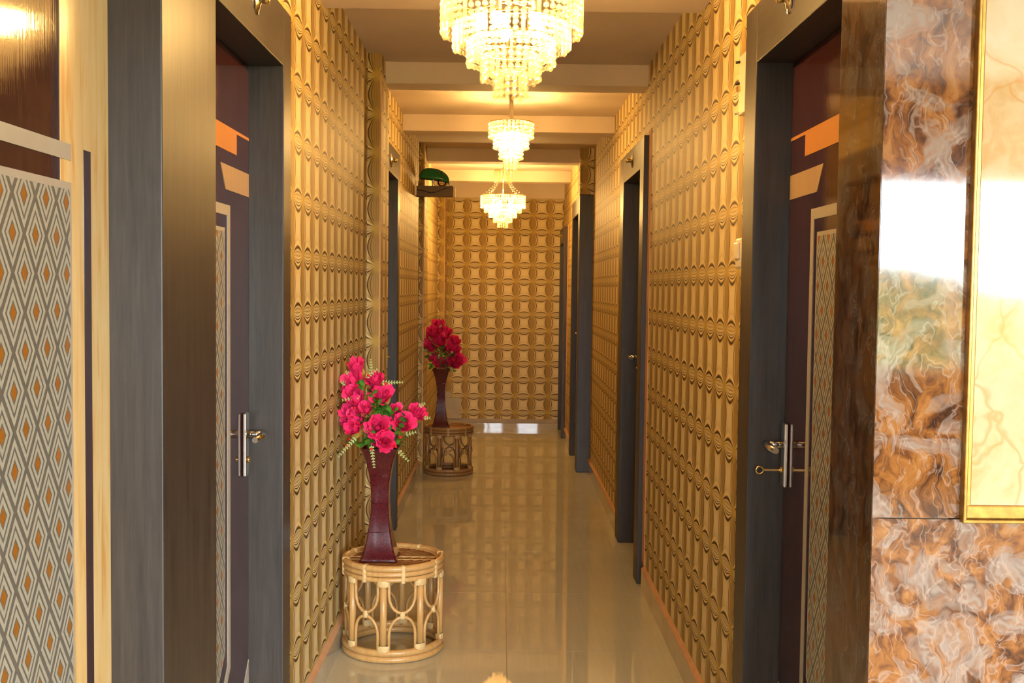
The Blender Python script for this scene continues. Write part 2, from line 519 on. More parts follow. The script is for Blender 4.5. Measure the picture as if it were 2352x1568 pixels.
# ================================================================== THE SETTING
# ---- floor: grout bed with single glossy tiles
fl = struct(MB().box(-1.5, 4.7, WIN_Y - 0.3, 11.2, -0.06, -0.004).build('floor', M['grout']), 'glossy beige vitrified tile floor running down the corridor')
TS = 0.80
tile_me = {}
def floor_tile(x0, x1, y0, y1):
    lob = y1 < 1.7
    key = (round(x1 - x0, 3), round(y1 - y0, 3), lob)
    if key not in tile_me:
        w, d, _ = key
        tile_me[key] = MB().box(0, w, 0, d, -0.004, 0.0).mesh('tile')
        tile_me[key].materials.append(M['lobby_tile'] if lob else M['tile'])
    link('tile', tile_me[key], None, fl, (x0, y0, 0))
J = 0.0012
ys = [WIN_Y]
y = 4.164 - TS * 11
while y < 11.1:
    ys.append(y); y += TS
ys = sorted(v for v in ys if v >= WIN_Y) + [11.1]
for a, b_ in zip(ys[:-1], ys[1:]):
    if b_ - a < 0.02: continue
    if a > 1.8: xs = [-0.72, 0.03, 0.77]
    else: xs = [-1.5, -0.72, 0.03, 0.83, 1.63, 2.43, 3.23, 4.03, 4.7]
    for x0, x1 in zip(xs[:-1], xs[1:]):
        floor_tile(x0 + J, x1 - J, a + J, b_ - J)

# ---- ceiling and beams
struct(MB().box(-1.0, 1.0, 1.9, 11.2, CEIL, CEIL + 0.1).build('ceiling', M['ceiling']), 'cream painted corridor ceiling between low beams')
for i, (a, b_) in enumerate(((2.10, 2.28), (3.66, 3.84), (5.22, 5.40), (6.78, 6.98), (8.39, 8.57), (9.92, 10.10))):
    o = MB().box(-0.72, 0.78, a, b_, BEAM, CEIL).build('ceiling_beam', M['ceiling'], None, 0.003)
    struct(o, 'cream painted ceiling beam number %d from the camera end' % (i + 1))
struct(MB().box(-0.70, 0.76, BACK - 0.03, BACK + 0.02, 2.285, CEIL).build('trim_end_band', M['ceiling']), 'plain painted band above the wallpaper of the end wall')

# ---- side walls
wl = MB()
wl.box(XL - 0.15, XL, 3.095, 5.04, 0, CEIL)
wl.box(XL - 0.15, XL, 5.04, 5.40, 0, CEIL)
wl.box(XL - 0.15, XL, 5.40, 6.345, 2.13, CEIL)
wl.box(XL - 0.15, XL, 6.345, BACK + 0.1, 0, CEIL)
wl.box(XL - 0.15, XL, 1.90, 3.095, 2.14, CEIL)
wlo = struct(wl.build('wall_left', M['paper_l']), 'left corridor wall with gold starburst wallpaper')
for n, (x1, a, b_) in enumerate(((-0.565, 5.04, 5.385), (-0.590, 8.16, 8.56), (-0.560, 10.50, BACK + 0.05))):
    p = MB().box(XL - 0.01, x1, a, b_, 0.0, CEIL)
    p.build('pilaster', M['paper_p'], wlo)
    MB().box(x1 - 0.006, x1 + 0.0015, a - 0.0015, a + 0.006, 0.09, BEAM if n == 0 else CEIL).build('edge_strip', M['plaster'], wlo)
wr = MB()
wr.box(XR, XR + 0.15, 2.99, 5.14, 0, CEIL)
wr.box(XR, XR + 0.15, 5.14, 6.17, 2.125, CEIL)
wr.box(XR, XR + 0.15, 6.17, 8.31, 0, CEIL)
wr.box(XR, XR + 0.15, 1.92, 2.99, 2.14, CEIL)
wr.box(0.60, XR + 0.15, 9.225, 10.18, 0, CEIL)
wr.box(0.60, XR + 0.15, 10.18, BACK + 0.1, 1.985, CEIL)
wr.box(0.60, XR + 0.15, 8.31, 9.225, 2.13, CEIL)
wro = struct(wr.build('wall_right', M['paper_r']), 'right corridor wall with gold starburst wallpaper')
MB().box(0.575, XR + 0.02, 8.30, 8.45, 2.115, CEIL).build('pilaster', M['paper_q'], wro)

struct(MB().box(-1.0, -0.80, 0.5, 11.1, 0, CEIL).build('light_block_left', M['lobby']), 'unseen backing added behind the left doors to block stray sky light')  # added backing, keeps sky light from leaking in around the doors
struct(MB().box(0.86, 1.0, 2.07, 11.1, 0, CEIL).build('light_block_right', M['lobby']), 'unseen backing added behind the right doors to block stray sky light')  # added on this side too, closes gaps where sky light leaked through
# ---- end wall
wb_o = struct(MB().box(-0.75, 0.80, BACK, BACK + 0.15, 0.0, 2.40).build('wall_end', M['paper_b']), 'end wall of the corridor with gold starburst wallpaper')
MB().box(-0.565, 0.60, BACK - 0.006, BACK + 0.01, 0.052, 0.094).build('plaster_band', M['grout'], wb_o)
# stepped tile cladding in the lower left corner of the end wall
MB().box(-0.565, -0.408, BACK - 0.018, BACK + 0.01, 0.094, 0.302).build('cladding_tile', M['skirt'], wb_o, 0.002)
MB().box(-0.565, -0.505, BACK - 0.018, BACK + 0.01, 0.304, 0.366).build('cladding_tile', M['skirt'], wb_o, 0.002)

# ---- skirting: single tiles with a plaster fillet on top
def skirting(name, label, x0, x1, runs, h, fillet, plane):
    root = struct(empty(name, (0, 0, 0)), label)
    for a, b_ in runs:
        n = max(1, round((b_ - a) / 0.6)); s = (b_ - a) / n
        for i in range(n):
            y0, y1 = a + i * s, a + (i + 1) * s
            MB().box(x0, x1, y0 + 0.0008, y1 - 0.0008, 0, h).build('skirting_tile', M['skirt'], root)
        fx = (x0 if plane == 'r' else x1)
        wall = (x1 if plane == 'r' else x0)
        poly = [(fx, h), (fx, h + 0.004), (wall, h + fillet), (wall, h)]
        MB().prism(poly, 'y', a, b_).build('plaster_fillet', M['plaster'], root)
    return root
skirting('baseboard_left', 'beige tile skirting along the left wall with peach plaster edge', XL, -0.612, ((3.10, 5.04), (6.35, 8.16), (8.56, 10.5)), 0.088, 0.016, 'l')
skirting('baseboard_right', 'beige tile skirting along the right wall with peach plaster edge', 0.663, XR, ((2.995, 5.06), (6.17, 8.30)), 0.092, 0.018, 'r')
skirting('baseboard_right_far', 'short beige tile skirting between the two farthest right doors', 0.583, 0.60, ((9.23, 10.16),), 0.092, 0.018, 'r')
bb = struct(empty('baseboard_end'), 'beige tile skirting of the end wall')
for i in range(2):
    MB().box(-0.565 + i * 0.58, 0.0145 + i * 0.58, BACK - 0.012, BACK + 0.01, 0.0, 0.051).build('skirting_tile', M['skirt'], bb)

# ---- bare plaster strips beside the right-hand frames
struct(MB().box(XR - 0.004, XR + 0.01, 5.05, 5.135, 0.11, 2.14).build('trim_1', M['plaster']), 'bare peach plaster strip beside the second right door')
struct(MB().box(0.596, 0.61, 10.10, 10.19, 0.11, 1.99).build('trim_2', M['plaster']), 'bare peach plaster strip beside the farthest right door')

# ---- doors
def slab(root, name, poly, x, side, t, mat, parent=None):
    """flat inlay of a door leaf: polygon in (depth, height) on the leaf plane"""
    x0, x1 = (x - 0.001, x + t) if side < 0 else (x - t, x + 0.001)
    return MB().prism(poly, 'x', x0, x1).build(name, mat, parent or root)

def door_handle(root, leaf, x, side, y, z0, z1, lever_dir, key=False):
    s = 1 if side < 0 else -1     # direction out of the leaf
    h = MB()
    xa, xb = sorted((x, x + s * 0.012))
    h.box(xa, xb, y - 0.019, y + 0.019, z0, z1)
    o = h.build('handle', M['chrome'], leaf, 0.004)
    zc = z0 + (z1 - z0) * 0.66
    l = MB()
    l.tube([(x + s * 0.008, y, zc), (x + s * 0.055, y, zc)], 0.010, 10)
    l.tube([(x + s * 0.052, y, zc), (x + s * 0.056, y + lever_dir * 0.03, zc), (x + s * 0.054, y + lever_dir * 0.10, zc - 0.002)], [0.0105, 0.010, 0.008], 10)
    l.build('lever', M['chrome'], o)
    c = MB()
    c.tube([(x + s * 0.012, y, z0 + 0.045), (x + s * 0.018, y, z0 + 0.045)], 0.009, 12)
    c.build('keyhole', M['brass'], o)
    if key:
        k = MB()
        k.box(*sorted((x + s * 0.012, x + s * 0.060)), y - 0.0015, y + 0.0015, z0 + 0.041, z0 + 0.046)
        ring = [(x + s * (0.070 + 0.0095 * cos(t)), y, z0 + 0.043 + 0.0095 * sin(t)) for t in [2 * pi * i / 16 for i in range(16)]]
        k.tube(ring, 0.0025, 6, True)
        k.build('key', M['brass'], o)
    return o

def rosette(root, xf, side, y, z):
    s = 1 if side < 0 else -1
    g = MB()
    prof = [(0.0, 0.013), (0.012, 0.013), (0.014, 0.010), (0.024, 0.009), (0.026, 0.006), (0.036, 0.005), (0.038, 0.0)]
    b = len(g.v); seg = 24
    for (r, d) in prof:
        for k in range(seg):
            t = 2 * pi * k / seg
            g.v.append((xf + s * d, y + r * cos(t), z + r * sin(t)))
    for i in range(len(prof) - 1):
        for k in range(seg):
            k2 = (k + 1) % seg
            g.face([b + i * seg + k, b + i * seg + k2, b + (i + 1) * seg + k2, b + (i + 1) * seg + k], None, True)
    o = g.build('rosette', M['chrome'], root)
    kb = MB().tube([(xf + s * 0.010, y, z), (xf + s * 0.030, y, z), (xf + s * 0.034, y, z)], [0.010, 0.012, 0.006], 12)
    kb.build('knob', M['brass'], o)

def door(name, label, side, xf, xl, ya, yb, near_w, far_w, top_in, top_out, xwall, leaf_detail, ros=None, handle=None, lever=-1, key=False, design=True):
    """opening from ya to yb; frame members near_w / far_w wide; leaf face at xl"""
    root = struct(empty(name, (xf, (ya + yb) / 2, 0)), label)
    deep = xl + (0.10 if side > 0 else -0.10)
    a, b_ = sorted((xf, deep))
    MB().box(a, b_, ya - near_w, ya, 0, top_out).build('jamb', M['veneer'], root, 0.0025)
    MB().box(a, b_, yb, yb + far_w, 0, top_out).build('jamb', M['veneer'], root, 0.0025)
    MB().box(a, b_, ya, yb, top_in, top_out).build('header', M['veneer_h'], root, 0.0025)
    la, lb = sorted((xl, xl + (0.04 if side > 0 else -0.04)))
    leaf = MB().box(la, lb, ya + 0.003, yb - 0.003, 0.008, top_in - 0.003).build('leaf', M['leaf'], root)
    # inlays are measured from the lock edge (far edge) of the leaf
    E_ = yb
    def q(pts): return [(E_ - u, z) for u, z in pts]
    if design:
        slab(root, 'orange_inlay', q([(0.004, 1.797), (0.45, 1.797), (0.45, 1.735), (0.14, 1.735), (0.14, 1.789), (0.004, 1.789)]), xl, side, 0.0015, M['orange'], leaf)
        slab(root, 'beige_inlay', q([(0.004, 1.70), (0.30, 1.70), (0.25, 1.638), (0.004, 1.638)]), xl, side, 0.0015, M['beige'], leaf)
        w = 0.03
        slab(root, 'border_inlay', q([(0.208, 1.60), (0.50, 1.60), (0.50, 1.574), (0.234, 1.574), (0.234, 0.425), (0.40, 0.26), (0.383, 0.238), (0.208, 0.412)]), xl, side, 0.0015, M['cream'], leaf)
        slab(root, 'pattern_border', q([(0.262, 1.542), (0.50, 1.542), (0.50, 0.24), (0.262, 0.468)]), xl, side, 0.0012, M['cream'], leaf)
        slab(root, 'pattern_panel', q([(0.270, 1.532), (0.49, 1.532), (0.49, 0.262), (0.270, 0.472)]), xl, side, 0.0020, M['diamond'], leaf)
        slab(root, 'corner_inlay', q([(0.004, 0.362), (0.19, 0.17), (0.19, 0.012), (0.004, 0.012)]), xl, side, 0.0015, M['cream'], leaf)
    if handle:
        door_handle(root, leaf, xl, side, handle[0], handle[1], handle[2], lever, key)
    if ros: rosette(root, xf, side, ros[0], ros[1])
    return root, leaf

d1, leaf1 = door('door_1', 'left door with maroon leaf and diamond inlay, nearer the camera', -1, XLF, XLD, 2.296, 2.998, 0.361, 0.102, 1.993, 2.15, XL, True,
                 (2.663, 2.085), (2.935, 0.885, 1.057), -1)
d2, leaf2 = door('door_2', 'right door with maroon leaf next to the brown marble pier', 1, XRF, XRD, 2.145, 2.865, 0.002, 0.130, 1.992, 2.145, XR, True,
                 (2.535, 2.072), (2.832, 0.890, 1.057), -1, True)
for z in (1.25, 1.78, 0.35):
    MB().box(XRD - 0.030, XRD - 0.001, 2.150, 2.200, z - 0.045, z + 0.045).build('hinge', M['chrome'], leaf2, 0.003)
d3, leaf3 = door('door_3', 'left door behind the near papered pilaster', -1, XLF, XLD, 5.50, 6.23, 0.105, 0.105, 2.005, 2.155, XL, True,
                 (5.829, 2.068), (6.165, 0.90, 1.06), -1)
d4, leaf4 = door('door_4', 'right dark framed door in the middle of the corridor', 1, XRF, XRD, 5.275, 5.985, 0.135, 0.165, 1.978, 2.122, XR, True,
                 (5.587, 2.055), (5.93, 0.93, 1.09), -1)
d5, leaf5 = door('door_5', 'right door in the projecting wall beyond the papered pilaster', 1, 0.575, 0.665, 8.45, 9.13, 0.15, 0.10, 1.98, 2.112, 0.6, True,
                 None, (9.08, 0.93, 1.09), -1)
d6, leaf6 = door('door_6', 'farthest right door, low, beside the end wall', 1, 0.562, 0.655, 10.27, 10.80, 0.09, 0.07, 1.83, 1.98, 0.6, True,
                 (10.5, 1.905), None, -1, False, False)

# near left door, mostly out of frame
root0 = struct(empty('door_7', (XLD, 1.2, 0)), 'left door leaf with large diamond print and pale pine stile, nearest the camera')
leaf0 = MB().box(XLD - 0.04, XLD, 0.62, 1.934, 0.008, 2.05).build('leaf', M['leaf'], root0)
slab(root0, 'pine_stile', [(1.727, 2.049), (1.934, 2.049), (1.934, 0.009), (1.727, 0.009)], XLD, -1, 0.0012, M['pine'], leaf0)
slab(root0, 'cream_bar', [(1.05, 1.621), (1.766, 1.621), (1.766, 1.595), (1.05, 1.595)], XLD, -1, 0.0022, M['cream'], leaf0)
slab(root0, 'dark_strip', [(1.819, 1.619), (1.849, 1.619), (1.849, 0.20), (1.819, 0.20)], XLD, -1, 0.0022, M['leaf'], leaf0)
slab(root0, 'pattern_border', [(1.05, 1.560), (1.766, 1.560), (1.766, 0.30), (1.05, 0.30)], XLD, -1, 0.0022, M['cream'], leaf0)
slab(root0, 'pattern_panel', [(1.06, 1.548), (1.757, 1.548), (1.757, 0.31), (1.06, 0.31)], XLD, -1, 0.0030, M['diamond'], leaf0)
MB().box(-0.79, XLF, 0.53, 0.62, 0, 2.15).build('jamb', M['veneer'], root0, 0.0025)
MB().box(-0.79, XLF, 0.62, 1.935, 2.05, 2.15).build('header', M['veneer_h'], root0, 0.0025)

# ---- lobby around the camera
struct(MB().box(0.80, 4.7, 1.92, 2.07, 0, 2.9).build('wall_front_right', M['lobby']), 'lobby wall right of the corridor mouth')
mp = struct(empty('wall_marble_pier', (0.7, 1.9, 0)), 'brown marble clad pier at the right corridor mouth')
MB().box(0.655, 0.79, 1.906, 2.143, 0.0, CEIL + 0.2).build('core', M['lobby'], mp)
MB().box(0.652, 0.662, 1.8965, 2.143, 0.0, CEIL + 0.2).build('side_panel', M['marble3'], mp)
MB().box(0.653, 1.45, 1.895, 1.921, 1.006, CEIL + 0.2).build('front_panel', M['marble'], mp)
MB().box(0.653, 4.60, 1.894, 1.921, 0.0, 1.004).build('lower_panel', M['marble2'], mp)
struct(MB().box(-1.5, 4.7, WIN_Y - 0.2, 1.9, 2.9, 3.0).build('ceiling_lobby', M['ceiling']), 'lobby ceiling around the camera')
struct(MB().box(-1.0, 1.0, 1.90, 1.95, CEIL, 2.95).build('trim_bulkhead', M['ceiling']), 'bulkhead where the low corridor ceiling starts')
struct(MB().box(-0.85, XLF - 0.02, WIN_Y, 0.53, 0, 2.9).build('wall_lobby_left', M['lobby']), 'lobby wall left of the camera')
struct(MB().box(-0.85, XL, 0.53, 1.95, 2.15, 2.9).build('wall_lobby_left_upper', M['lobby']), 'lobby wall above the nearest left door')
struct(MB().box(4.6, 4.7, WIN_Y, 1.92, 0, 2.9).build('wall_lobby_right', M['lobby']), 'far right lobby wall')
wbk = MB()
W0, W1 = 0.36, 4.35
wbk.box(-1.5, 4.7, WIN_Y - 0.2, WIN_Y, 0, 0.80)
wbk.box(-1.5, 4.7, WIN_Y - 0.2, WIN_Y, 2.25, 2.9)
wbk.box(-1.5, -0.68, WIN_Y - 0.2, WIN_Y, 0.80, 2.25)
wbk.box(0.05, W0, WIN_Y - 0.2, WIN_Y, 0.80, 2.25)
wbk.box(-0.68, 0.05, WIN_Y - 0.2, WIN_Y, 0.80, 1.30)
wbk.box(-0.68, 0.05, WIN_Y - 0.2, WIN_Y, 2.10, 2.25)
wbk.box(W1, 4.7, WIN_Y - 0.2, WIN_Y, 0.80, 2.25)
struct(wbk.build('wall_lobby_back', M['railing']), 'lobby wall behind the camera around the windows')
def window(name, label, x0, x1, z0, z1, bars):
    win = struct(empty(name, ((x0 + x1) / 2, WIN_Y - 0.1, z0)), label)
    for x in bars:
        MB().box(x - 0.02, x + 0.02, WIN_Y - 0.12, WIN_Y - 0.07, z0, z1).build('mullion', M['white'], win)
    for z in (z0 + 0.02, z1 - 0.02):
        MB().box(x0, x1, WIN_Y - 0.12, WIN_Y - 0.07, z - 0.02, z + 0.02).build('rail', M['white'], win)
    pd = bpy.data.lights.new('window_portal', 'AREA'); pd.shape = 'RECTANGLE'; pd.size = x1 - x0; pd.size_y = z1 - z0
    pd.cycles.is_portal = True
    po = bpy.data.objects.new('window_portal', pd); COL.objects.link(po)
    po.location = ((x0 + x1) / 2, WIN_Y - 0.04, (z0 + z1) / 2); po.rotation_euler = (radians(90), 0, 0)
window('window_1', 'long lobby window behind the camera', W0, W1, 0.80, 2.25, (0.38, 1.35, 2.35, 3.35, 4.33))
window('window_2', 'small lobby window behind the camera', -0.68, 0.05, 1.30, 2.10, (-0.66, -0.31, 0.03))
# wooded hill outside, seen as a reflection in the marble
def hillfn(u, v):
    x = -60 + 130 * u
    h = 1.2 + 1.6 * (0.5 + 0.5 * sin(x * 0.11 + 0.6)) + 0.5 * sin(x * 0.43) + 0.25 * sin(x * 1.3)
    return (x, -28 - 25 * v, -3 + (h + 3.0) * sin(v * pi / 2))
struct(MB().grid(hillfn, 80, 10).build('ground_hill', M['hill']), 'wooded hill outside the lobby window')

# ---- framed onyx panel on the lobby wall
fp = empty('framed_panel', (1.10, 1.895, 1.0))
tag(fp, 'tall cream onyx panel in a thin gilt frame on the brown marble', 'wall panel')
MB().box(0.822, 1.40, 1.8905, 1.8965, 1.031, 2.60).build('panel', M['onyx'], fp)
MB().box(0.806, 0.8125, 1.878, 1.8965, 1.004, 2.62).build('frame_edge', M['gold'], fp, 0.002)
MB().box(0.8125, 0.822, 1.886, 1.8965, 1.012, 2.62).build('frame_edge', M['gold'], fp, 0.002)
MB().box(0.806, 1.42, 1.878, 1.8965, 1.0, 1.0065).build('frame_edge', M['gold'], fp, 0.002)
MB().box(0.8125, 1.41, 1.884, 1.8965, 1.0065, 1.031).build('frame_edge', M['gold'], fp, 0.003)

# ================================================================== CHANDELIERS
def bead_mesh(mb, c, r, squash=1.0):
    b = len(mb.v); seg = 6
    rings = [(0.62, 0.78), (1.0, 0.12), (0.85, -0.52)]
    mb.v.append((c[0], c[1], c[2] + r * squash))
    for k, (rr, zz) in enumerate(rings):
        for i in range(seg):
            t = 2 * pi * (i + 0.5 * k) / seg
            mb.v.append((c[0] + r * rr * cos(t), c[1] + r * rr * sin(t), c[2] + r * zz * squash))
    mb.v.append((c[0], c[1], c[2] - r * squash))
    for i in range(seg):
        j = (i + 1) % seg
        mb.face([b, b + 1 + i, b + 1 + j])
        for k in range(2):
            mb.face([b + 1 + k * seg + i, b + 1 + (k + 1) * seg + i, b + 1 + k * seg + j])
            mb.face([b + 1 + (k + 1) * seg + i, b + 1 + (k + 1) * seg + j, b + 1 + k * seg + j])
        mb.face([b + 1 + 2 * seg + i, b + 1 + 3 * seg, b + 1 + 2 * seg + j])

STRANDS = {}
def strand_mesh(length, r, kind):
    key = (round(length, 4), r, kind)
    if key in STRANDS: return STRANDS[key]
    mb = MB()
    if kind == 'bead':
        n = max(2, round(length / (r * 2.02))); s = length / n
        for i in range(n):
            bead_mesh(mb, (0, 0, -s * (i + 0.5)), r)
    else:
        w = r * 0.95
        poly = [(w * cos(t), w * 0.6 * sin(t)) for t in [2 * pi * i / 6 for i in range(6)]]
        mb.prism(poly, 'z', -length * 0.97, 0)
        bead_mesh(mb, (0, 0, -length + 0.002), r * 0.8)
    me = mb.mesh('bead_strand'); me.materials.append(M['crystal'])
    STRANDS[key] = me
    return me

def ring_tube(c, R, z, r, seg=40, rs=6):
    return MB().tube([(c[0] + R * cos(2 * pi * i / seg), c[1] + R * sin(2 * pi * i / seg), z) for i in range(seg)], r, rs, True)

def chandelier(name, label, cx, cy, tiers, ztop, bead_r, bulbs, bulb_ring, bulb_z, crown=None, tube=None, rods=True, bulb_mat='bulb'):
    root = tag(empty(name, (cx, cy, CEIL)), label, 'chandelier', 'crystal chandeliers in a row under the corridor ceiling')
    zt = ztop
    for ti, (R, zb, n) in enumerate(tiers):
        top = ztop if ti == 0 else tiers[ti - 1][1] + 0.030
        ring_tube((cx, cy), R, top + 0.003, 0.0028).build('ring', M['brass'], root)
        if ti:                                        # thin rods carry the lower ring from the one above
            up = ztop if ti == 1 else tiers[ti - 2][1] + 0.030
            for k in range(3):
                t = 2 * pi * k / 3 + 0.3
                MB().tube([(cx + tiers[ti - 1][0] * cos(t), cy + tiers[ti - 1][0] * sin(t), up + 0.003), (cx + R * cos(t), cy + R * sin(t), top + 0.003)], 0.0013, 5).build('arm', M['brass'], root)
        for k in range(n):
            t = 2 * pi * (k + 0.5 * (ti % 2)) / n
            kind = 'rod' if (rods and k % 5 == 2) else 'bead'
            me = strand_mesh(top - zb, bead_r, kind)
            link('bead_strand', me, None, root, (R * cos(t), R * sin(t), top - CEIL), (0, 0, t))
    for k in range(bulbs):
        t = 2 * pi * k / bulbs + 0.5
        b = MB(); c = (cx + bulb_ring * cos(t), cy + bulb_ring * sin(t), bulb_z)
        b.lathe([(0.0005, 0.024), (0.008, 0.020), (0.0125, 0.008), (0.0125, -0.006), (0.007, -0.020), (0.0005, -0.024)], c, 10)
        b.build('bulb', M[bulb_mat], root)
        h = MB().lathe([(0.009, 0.022), (0.009, 0.05), (0.0005, 0.051)], c, 10)
        h.build('lamp_holder', M['lampwhite'], root)
        MB().tube([(c[0], c[1], bulb_z + 0.05), (cx, cy, bulb_z + 0.065)], 0.003, 5).build('arm', M['brass'], root)
    if tube:
        MB().lathe([(0.0005, 0.020), (0.009, 0.014), (0.012, 0.0), (0.009, -0.014), (0.0005, -0.020)], (cx, cy, bulb_z - 0.085), 10).build('bulb', M['bulb'], root)
        MB().tube([(cx, cy, bulb_z + 0.06), (cx, cy, bulb_z - 0.066)], 0.003, 6).build('stem', M['brass'], root)
    if crown:
        Rc, zc0, zc1, n = crown
        ring_tube((cx, cy), Rc, zc1, 0.003, 24).build('ring', M['brass'], root)
        for k in range(16):
            t = 2 * pi * k / 16
            link('bead_strand', strand_mesh(zc1 - zc0, bead_r * 0.85, 'bead'), None, root, (Rc * cos(t), Rc * sin(t), zc1 - CEIL), (0, 0, t))
        for k in range(n):
            t = 2 * pi * k / n
            mb = MB(); m_ = 15
            for i in range(m_):
                f = i / (m_ - 1)
                rr = Rc * 0.55 + (tiers[0][0] - Rc * 0.55) * f ** 2.6
                bead_mesh(mb, (cx + rr * cos(t), cy + rr * sin(t), zc1 + (ztop - zc1) * f), bead_r * 0.72)
            mb.build('bead_strand', M['crystal'], root)
        MB().tube([(cx, cy, CEIL), (cx, cy, bulb_z + 0.06)], 0.004, 8).build('stem', M['brass'], root)
        MB().lathe([(0.0005, -0.03), (0.03, -0.022), (0.05, -0.004), (0.05, 0.0)], (cx, cy, CEIL), 24).build('canopy', M['brass'], root)
    if tube:
        MB().tube([(cx, cy, CEIL), (cx, cy, tube)], 0.0125, 14).build('stem', M['lampwhite'], root)
        MB().tube([(cx, cy, tube), (cx, cy, bulb_z + 0.06)], 0.004, 8).build('stem', M['brass'], root)
        MB().lathe([(0.0005, 0.016), (0.030, 0.010), (0.045, -0.004)], (cx, cy, tube - 0.02), 24).build('canopy', M['brass'], root)
    return root

big = [(0.184, 2.070, 58), (0.152, 2.032, 48), (0.114, 1.990, 36), (0.076, 1.949, 26), (0.041, 1.906, 14)]
chandelier('crystal_chandelier', 'large tiered crystal chandelier nearest the camera, cut off by the picture top', 0.015, 2.95, big, 2.174, 0.0082, 5, 0.085, 2.098, (0.073, 2.283, 2.39, 8))
chandelier('crystal_chandelier', 'small four-tier crystal chandelier on an ivory tube, middle of the row', 0.036, 6.10,
           [(0.119, 2.223, 34), (0.092, 2.165, 26), (0.061, 2.108, 18), (0.035, 2.045, 10)], 2.312, 0.0105, 3, 0.045, 2.235, None, 2.337, False)
chandelier('crystal_chandelier', 'farthest crystal chandelier hanging from flared bead strings', -0.008, 9.25, big, 2.174, 0.0085, 5, 0.085, 2.098, (0.073, 2.283, 2.39, 8), None, True, 'bulb_far')

# ================================================================== RATTAN STANDS
def stand(label, cx, cy, R, H, cane, wrap, rot):
    root = tag(empty('rattan_stand', (cx, cy, 0)), label, 'plant stand', 'round rattan plant stands along the left wall')
    def circ(rad, z, r, name, mat):
        seg = 48
        MB().tube([(cx + rad * cos(2 * pi * i / seg), cy + rad * sin(2 * pi * i / seg), z) for i in range(seg)], r, 8, True).build(name, mat, root)
    for z, rr in ((H - 0.011, 0.0125), (H - 0.032, 0.0105), (H - 0.052, 0.010)):
        circ(R - 0.012, z, rr, 'rim_ring', cane)
    circ(R - 0.027, H - 0.018, 0.006, 'inner_ring', cane)
    for z in (0.0135, 0.038):
        circ(R - 0.0135, z, 0.0135, 'base_ring', cane)
    n = 8; Rp = R - 0.016
    z0, z1 = 0.045, H - 0.060
    zm = (z0 + z1) / 2 + 0.005
    post = MB().tube([(0, 0, z0 - 0.01), (0, 0, z1 + 0.01)], 0.0135, 10).mesh('post'); post.materials.append(cane)
    bind = MB(); bind.lathe([(0.024, -0.012), (0.0255, -0.010), (0.0255, 0.010), (0.024, 0.012)], (0, 0, 0), 12)
    bind_me = bind.mesh('binding'); bind_me.materials.append(wrap)
    for k in range(n):
        t = rot + 2 * pi * k / n
        px, py = Rp * cos(t), Rp * sin(t)
        link('post', post, None, root, (px, py, 0))
        for z in (z0 + 0.010, z1 - 0.006):
            link('binding', bind_me, None, root, (px, py, z), (0, 0, t), (0.62, 1.0, 1.0))
        # loops in the bay between this post and the next
        a0 = t + 0.021 / Rp; a1 = t + 2 * pi / n - 0.021 / Rp
        am, ah = (a0 + a1) / 2, (a1 - a0) / 2
        for up in (True, False):
            pts = []
            zend, ztip = (z1 + 0.005, zm + 0.007) if up else (z0 - 0.005, zm - 0.007)
            rz = 0.068 * (1 if up else -1)
            pts.append((a0, zend)); pts.append((a0, ztip + rz))
            for i in range(1, 10):
                f = pi * i / 10
                pts.append((am - ah * cos(f), ztip + rz * (1 - sin(f))))
            pts.append((a1, ztip + rz)); pts.append((a1, zend))
            MB().tube([(cx + Rp * cos(a), cy + Rp * sin(a), z) for a, z in pts], 0.0062, 7).build('loop', cane, root)
        link('binding', bind_me, None, root, (Rp * cos(am), Rp * sin(am), zm), (0, 0, am), (0.34, 0.42, 1.1))
        rb = MB().box(-0.014, 0.012, -0.008, 0.008, H - 0.066, H + 0.002)
        o = rb.build('binding', wrap, root, 0.005)
        for v in o.data.vertices:                       # box was built around the world origin
            v.co += Vector((cx, cy, 0))
        o.location = ((R - 0.012) * cos(am), (R - 0.012) * sin(am), 0); o.rotation_euler = (0, 0, am)
    # slatted top
    ang = 0.62; Rt = R - 0.026; zz = H - 0.022
    m_ = 17
    for i in range(m_):
        d = -Rt + 2 * Rt * (i + 0.5) / m_
        hl = math.sqrt(max(0.0, Rt * Rt - d * d))
        ux, uy = cos(ang), sin(ang); vx, vy = -uy, ux
        MB().tube([(cx + vx * d - ux * hl, cy + vy * d - uy * hl, zz), (cx + vx * d + ux * hl, cy + vy * d + uy * hl, zz)], 0.0075, 7).build('slat', M['slat'], root)
    for s in (-0.5, 0.5):
        dd = Rt * s * 0.25; hl = math.sqrt(Rt * Rt - dd * dd)
        MB().tube([(cx - hl, cy + dd, zz + 0.006), (cx + hl, cy + dd, zz + 0.006)], 0.003, 6).build('binding', wrap, root)
    return root

ROT = -pi / 2 - 0.10
stand('honey coloured rattan stand under the nearer maroon vase', -0.412, 4.19, 0.198, 0.366, M['rattan'], M['wrap'], ROT)
stand('brown rattan stand under the farther maroon vase', -0.395, 8.22, 0.187, 0.360, M['rattan_dark'], M['wrap_dark'], ROT - 0.28)

